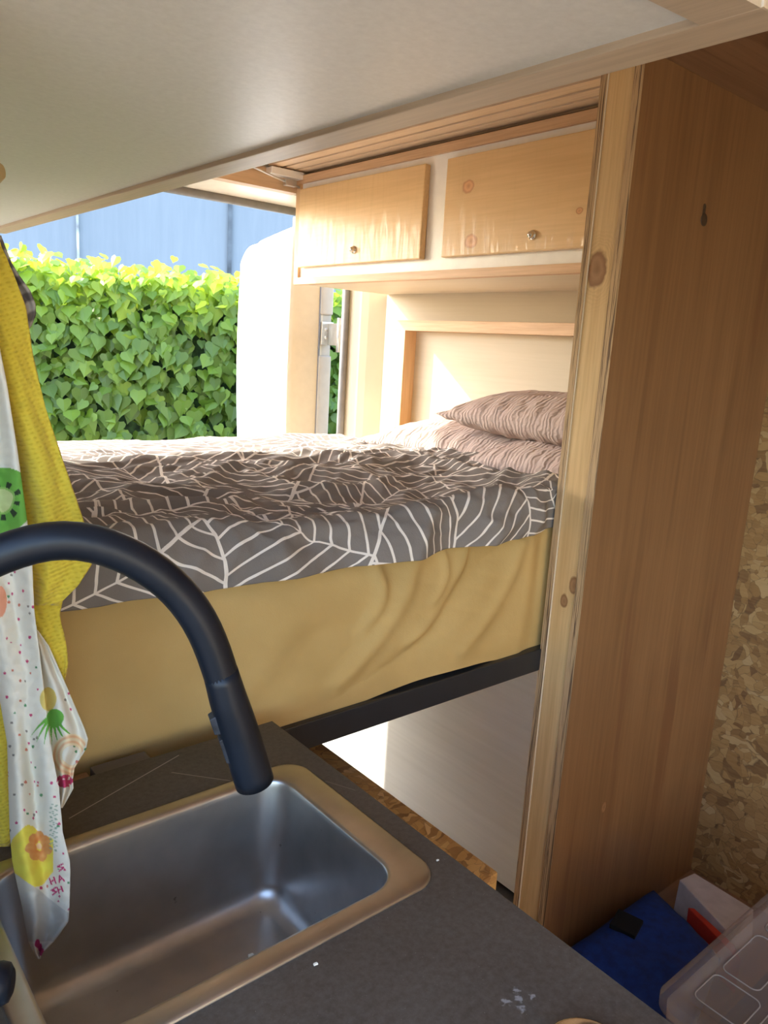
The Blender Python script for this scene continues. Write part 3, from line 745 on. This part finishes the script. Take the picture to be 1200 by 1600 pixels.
def terry(name, c1, c2):
    m = Mat(name); p = m.pos()
    w1 = m.node('ShaderNodeTexWave', {'Vector': m.pos((1, 1, 1), (0, .35, 0)), 'Scale': 85.0, 'Distortion': 1.5, 'Detail': 1.0}, bands_direction='Z').outputs['Fac']
    w2 = m.node('ShaderNodeTexWave', {'Vector': m.pos((1, -1, 1), (0, .35, 0)), 'Scale': 60.0, 'Distortion': 1.5}, bands_direction='X').outputs['Fac']
    h = m.math('ADD', m.math('MULTIPLY', w1, .8), m.math('MULTIPLY', w2, .5))
    h = m.math('ADD', h, m.noise(p, 400, 2))
    m.set(color=m.ramp(h, [(.5, c1), (1.0, c2)]), rough=.95, sheen=.2, normal=m.bump(h, .5, .0015)); 
    tr = m.node('ShaderNodeBsdfTranslucent', {0: m.ramp(h, [(.5, c1), (1.0, c2)])})
    ms = m.node('ShaderNodeMixShader', {0: .28, 1: m.b.outputs[0], 2: tr.outputs[0]}); m.l.new(ms.outputs[0], m.out.inputs[0]); return m.m
YEL = terry('yellow waffle cotton', (.66, .50, .035), (.78, .62, .06))
yt = thing('yellow_towel', tuple(tw(0, 640, .625)-Vector((0, 0, .2))), 'yellow waffle weave towel hanging from a peg on the left', 'towel')
cloth('main_drape', [(366, -60, -4), (385, -58, 2), (430, -50, 22), (480, -45, 40), (560, -35, 52), (640, -20, 72), (720, 10, 98), (811, 25, 129), (850, 35, 141), (880, 40, 144), (915, 48, 122), (945, 52, 92)], .632, YEL, 1.2, .008, 50, 130, seed=1.3, parent=yt)
cloth('lower_fold', [(925, 50, 100), (960, 55, 93), (985, 58, 98), (1010, 66, 104), (1035, 82, 105), (1052, 94, 103), (1062, 98, 100)], .640, YEL, .8, .004, 24, 50, seed=4.0, parent=yt)
cloth('rear_drape', [(560, -40, 0), (700, -40, 4), (900, -40, 5), (1040, -30, 12), (1180, -30, 14), (1300, -30, 18), (1322, -20, 14)], .662, YEL, 1, .004, 20, 80, seed=6.0, parent=yt)
grey_m = Mat('grey striped cotton'); wv = grey_m.node('ShaderNodeTexWave', {'Vector': grey_m.pos((1, 1, 1), (.0, .5, 0)), 'Scale': 22.0, 'Distortion': 2.0}, bands_direction='Z').outputs['Fac']
grey_m.set(color=grey_m.ramp(wv, [(.3, (.13, .11, .10)), (.7, (.36, .33, .29))]), rough=.9)
cloth('grey_cloth', [(368, -50, 0), (410, -50, 16), (430, -45, 28), (455, -40, 46), (475, -30, 54), (492, -25, 55), (508, -20, 48), (518, -10, 40), (526, 10, 34)], .650, grey_m.m, 2.2, .010, 30, 50, seed=2, label='grey striped cloth hanging behind the yellow towel', cat='cloth')

# white cotton cloth with a fruit and flower print
rp = random.Random(11)
dots = []
for _ in range(210):
    x = rp.uniform(-20, 140); y = rp.uniform(830, 1430)
    if y > 1180 or x < 60 or (x > 100): dots.append((x, y, rp.uniform(1.4, 2.5), rp.choice([(.55, .06, .16), (.55, .06, .16), (.62, .20, .13), (.10, .28, .12), (.25, .22, .18)])))
W_ = (.78, .75, .64)
LETTERS = []
def glyph(ox, oy, k, segs):                 # small hand drawn capitals, tilted like the cloth
    for a_, b_, c_, d_ in segs:
        f = lambda x, y: (ox+(x*.94+y*.34)*k, oy+(y*.94-x*.34)*k)
        LETTERS.append((*f(a_, b_), *f(c_, d_)))
GS = [(1, 0, 0, .2), (0, .2, .9, .7), (.9, .7, 0, 1)]
GH = [(0, 0, 0, 1), (.7, 0, .7, 1), (0, .5, .7, .5)]
GA = [(0, 1, .4, 0), (.4, 0, .8, 1), (.15, .65, .65, .65)]
glyph(90, 1352, 9, GS); glyph(78, 1372, 10, GH); glyph(90, 1369, 10, GA); glyph(80, 1389, 9, GS); glyph(90, 1386, 9, GH)
def mixc(a, c, t): return tuple(a[i]+(c[i]-a[i])*t for i in range(3))
def cotton(px, py):
    c = W_
    wob = 4*N(px*.05, py*.05, 3)
    # kiwi slices high up
    for (kx, ky, kr) in ((6, 782, 44),):
        d = math.hypot(px-kx+wob, (py-ky)*.85)
        if d < kr:
            c = (.16, .42, .06)
            a = math.atan2(py-ky, px-kx)
            if kr*.42 < d < kr*.60 and math.sin(a*9) > .2: c = (.03, .05, .02)
            elif d < kr*.35: c = (.62, .68, .30)
            elif d < kr*.42: c = (.30, .52, .12)
    # pineapple leaf tuft
    for k in range(7):
        a = math.radians(62+k*14); lx, ly = 84+math.cos(a)*0, 1115
        t = ((px-lx)*math.cos(a)+(py-ly)*math.sin(a)); n_ = -(px-lx)*math.sin(a)+(py-ly)*math.cos(a)
        n_ += .004*t*t
        if 0 < t < 50 and abs(n_) < 3.6*(1-t/52): c = (.14, .42, .05)
    d = math.hypot(px-76, (py-1092)*.7)
    if d < 13: c = (.74, .58, .16)
    d = math.hypot((px-86)*1.1, (py-1122))
    if d < 15: c = (.15, .43, .06)
    # papaya ring
    d = math.hypot(px-112, (py-1180)*.9)
    if 14 < d < 30 and px+py*.4 < 600: c = mixc((.80, .50, .28), (.85, .74, .5), (math.sin(d*.9)+1)/2)
    d = math.hypot(px-101, (py-1220)*1.3)
    if d < 13 and N(px*.2, py*.2, 1) > -.25: c = (.58, .05, .14)
    for (kx, ky, kr) in ((-1, 940, 11),):
        if math.hypot(px-kx, (py-ky)*.45) < kr: c = (.80, .36, .22)
    # yellow and orange flower
    d = math.hypot(px-50+wob, (py-1338)*.85)
    if d < 38+8*N(px*.04, py*.04, 7) and px < 84: c = mixc((.85, .78, .10), (.80, .62, .08), max(0, N(px*.06, py*.06, 2)+.3))
    for k in range(7):
        a = k*math.pi*2/7+.3; fx, fy = 61+13*math.cos(a), 1322+16*math.sin(a)
        if math.hypot(px-fx+wob*.6, py-fy) < 8.5: c = mixc((.72, .30, .08), (.78, .42, .14), .5+N(px*.15, py*.15, 5))
    if math.hypot(px-61, py-1322) < 5: c = (.85, .62, .35)
    # reverse of the turned up corner
    if py > 1368+(px-30)*.75 and py < 1470: c = (.58, .57, .50)
    # pink scribbles
    for (ax_, ay_, bx__, by_) in LETTERS:
        vx, vy = bx__-ax_, by_-ay_; t = max(0, min(1, ((px-ax_)*vx+(py-ay_)*vy)/(vx*vx+vy*vy)))
        if math.hypot(px-ax_-vx*t, py-ay_-vy*t) < 1.15: c = (.56, .05, .16)
    for (sx_, sy_) in ((62, 1480), (58, 1474), (66, 1488)):
        if math.hypot(px-sx_, (py-sy_)*.5) < 3.6: c = (.50, .04, .16)
    # fern sprig
    if 1255 < py < 1330 and abs(px-(84+.0*py)-(math.sin((py)*.9)*5)) < 1.7: c = (.32, .42, .30)
    for (dx, dy, r_, dc) in dots:
        if abs(px-dx) < 4 and abs(py-dy) < 4 and math.hypot(px-dx, py-dy) < r_ and c == W_: c = dc
    return c
def cotton_mat():
    m = Mat('printed white cotton'); a = m.node('ShaderNodeAttribute', attribute_name='print'); p = m.pos()
    m.set(color=a.outputs['Color'], rough=.85, normal=m.bump(m.noise(p, 500, 3), .2, .0008))
    tr = m.node('ShaderNodeBsdfTranslucent', {0: a.outputs['Color']})
    ms = m.node('ShaderNodeMixShader', {0: .2, 1: m.b.outputs[0], 2: tr.outputs[0]}); m.l.new(ms.outputs[0], m.out.inputs[0]); return m.m
COT = cotton_mat()
ct = thing('tea_towel', tuple(tw(40, 1100, .615)-Vector((0, 0, .15))), 'white cotton tea towel printed with fruit and flowers, hanging over the sink', 'tea towel')
cloth('front_drape', [(520, -60, -6), (600, -50, 10), (700, -40, 26), (800, -40, 40), (880, -40, 50), (950, -35, 53), (1020, -25, 62), (1090, 0, 70), (1160, 12, 78), (1230, 14, 92), (1300, 16, 98), (1345, 20, 109), (1360, 23, 110), (1420, 36, 108), (1440, 39, 106), (1470, 45, 84), (1488, 53, 66), (1498, 60, 62)],
      .612, COT, 1.3, .010, 150, 620, cotton, seed=3.1, parent=ct, thick=.0012)
cloth('side_fold', [(985, 50, 58), (1010, 54, 76), (1060, 58, 98), (1100, 62, 115), (1140, 66, 132), (1155, 68, 137), (1170, 70, 134), (1200, 74, 116), (1218, 84, 113), (1232, 86, 114), (1250, 90, 104), (1262, 94, 97)],
      .628, COT, 1.6, .006, 90, 260, cotton, seed=5.2, parent=ct, thick=.0012)

# ------------------------------------------------------------------ things in the wardrobe bottom
bm_ = plain('blue woven fabric', (.003, .035, .22), .8, var=.15, vs_=60, bump=.3)
BB = thing('blue_bag', (1.34, .63, -1.235), 'blue fabric bag leaning against the bottom of the partition', 'bag')
b = MB()
def bag(u, v):
    A, B_, C_, Dd = Vector((1.176, .752, -1.125)), Vector((1.513, .755, -1.135)), Vector((1.433, .557, -1.13)), Vector((1.185, .490, -1.13))
    p = A.lerp(B_, u).lerp(Dd.lerp(C_, u), v)
    h = (1-abs(u*2-1)**5)*(1-abs(v*2-1)**5)
    p.z += -.045*(1-h)+.006*N(u*4, v*4, 3)
    return tuple(p)
b.grid(40, 30, bag); o = b.build('top_flap', bm_, BB, solid=.004)
b = MB(); b.hexa([(1.185, .500, -1.233), (1.430, .565, -1.233), (1.500, .745, -1.233), (1.182, .742, -1.233)], [(1.190, .505, -1.165), (1.428, .570, -1.165), (1.500, .742, -1.165), (1.184, .740, -1.165)], bev=.008)
b.build('body', bm_, BB)
MB().hexa([(1.270, .715, -1.129), (1.285, .665, -1.131), (1.340, .680, -1.131), (1.325, .730, -1.129)], [(1.270, .715, -1.119), (1.285, .665, -1.121), (1.340, .680, -1.121), (1.325, .730, -1.119)], bev=.002).build('black_patch', plain('black fabric', (.004, .004, .005), .9), BB)
b = MB(); b.hexa([(1.508, .590, -1.234), (1.612, .565, -1.234), (1.620, .712, -1.234), (1.552, .722, -1.234)], [(1.492, .575, -1.15), (1.606, .572, -1.15), (1.612, .714, -1.15), (1.560, .722, -1.15)], bev=.003)
b.build('white_box', plain('off white card', (.55, .50, .46), .7), label='white card box in the wardrobe corner behind the blue bag', cat='box')
b = MB(); b.hexa([(1.440, .52, -1.234), (1.470, .54, -1.234), (1.502, .65, -1.234), (1.492, .66, -1.234)], [(1.440, .52, -1.155), (1.474, .55, -1.155), (1.506, .655, -1.155), (1.497, .665, -1.155)], bev=.002)
b.build('red_folder', plain('red card', (.45, .03, .015), .6), label='red edge showing between the blue bag and the white box', cat='folder')

def clearp():
    m = Mat('translucent clear plastic'); m.set(color=(.62, .58, .56), rough=.25, spec=.5, coat=.4)
    t = m.node('ShaderNodeBsdfTransparent', {0: (.80, .74, .74)}); ms = m.node('ShaderNodeMixShader', {0: .26, 1: t.outputs[0], 2: m.b.outputs[0]}); m.l.new(ms.outputs[0], m.out.inputs[0]); return m.m
CLR = clearp()
PB2 = thing('plastic_case', (1.25, .3, -1.235), 'translucent plastic case with moulded compartments in the lid, beside the blue bag', 'storage case')
cx0, cx1, cy0, cy1 = 1.008, 1.52, .10, .482
b = MB(); R_ = b.loft([rrect(cx0, cx1, cy0, cy1, .035, -.975), rrect(cx0, cx1, cy0, cy1, .035, -.958), rrect(cx0+.006, cx1-.006, cy0+.006, cy1-.006, .030, -.950), rrect(cx0+.030, cx1-.030, cy0+.030, cy1-.030, .018, -.950), rrect(cx0+.034, cx1-.034, cy0+.034, cy1-.034, .016, -.955)])
b.face(R_[-1]); lid = b.build('lid', CLR, PB2)
b = MB(); R_ = b.loft([rrect(cx0+.010, cx1-.010, cy0+.010, cy1-.010, .030, -.974), rrect(cx0+.025, cx1-.025, cy0+.025, cy1-.025, .030, -1.231)]); b.face(R_[-1]); b.build('tub', CLR, PB2)
b = MB()
ridge_m = plain('clear plastic ridge', (.33, .30, .29), .2, var=.02)
def rrtube(x0, x1, y0, y1, r): 
    p = rrect(x0, x1, y0, y1, r, -.9545); b.tube([*p, p[0]], .0011, 6, cap=False)
rrtube(cx0+.050, cx0+.125, cy1-.115, cy1-.040, .012); rrtube(cx0+.140, cx0+.27, cy1-.100, cy1-.040, .012)
rrtube(cx0+.050, cx0+.125, cy1-.205, cy1-.130, .012); rrtube(cx0+.140, cx0+.27, cy1-.205, cy1-.115, .03); rrtube(cx0+.29, cx0+.44, cy1-.205, cy1-.04, .012)
b.build('moulded_ridges', ridge_m, lid)
b = MB(); b.box(cx0+.06, cx1-.06, cy0+.06, cy1-.06, -1.225, -1.02, bev=.01)
b.build('case_contents', plain('dark purple contents', (.035, .022, .03), .8, var=.3, vs_=14), label='dark purple things lying inside the translucent plastic case', cat='contents')

for o in bpy.data.objects:
    if '_w' in o: del o['_w']
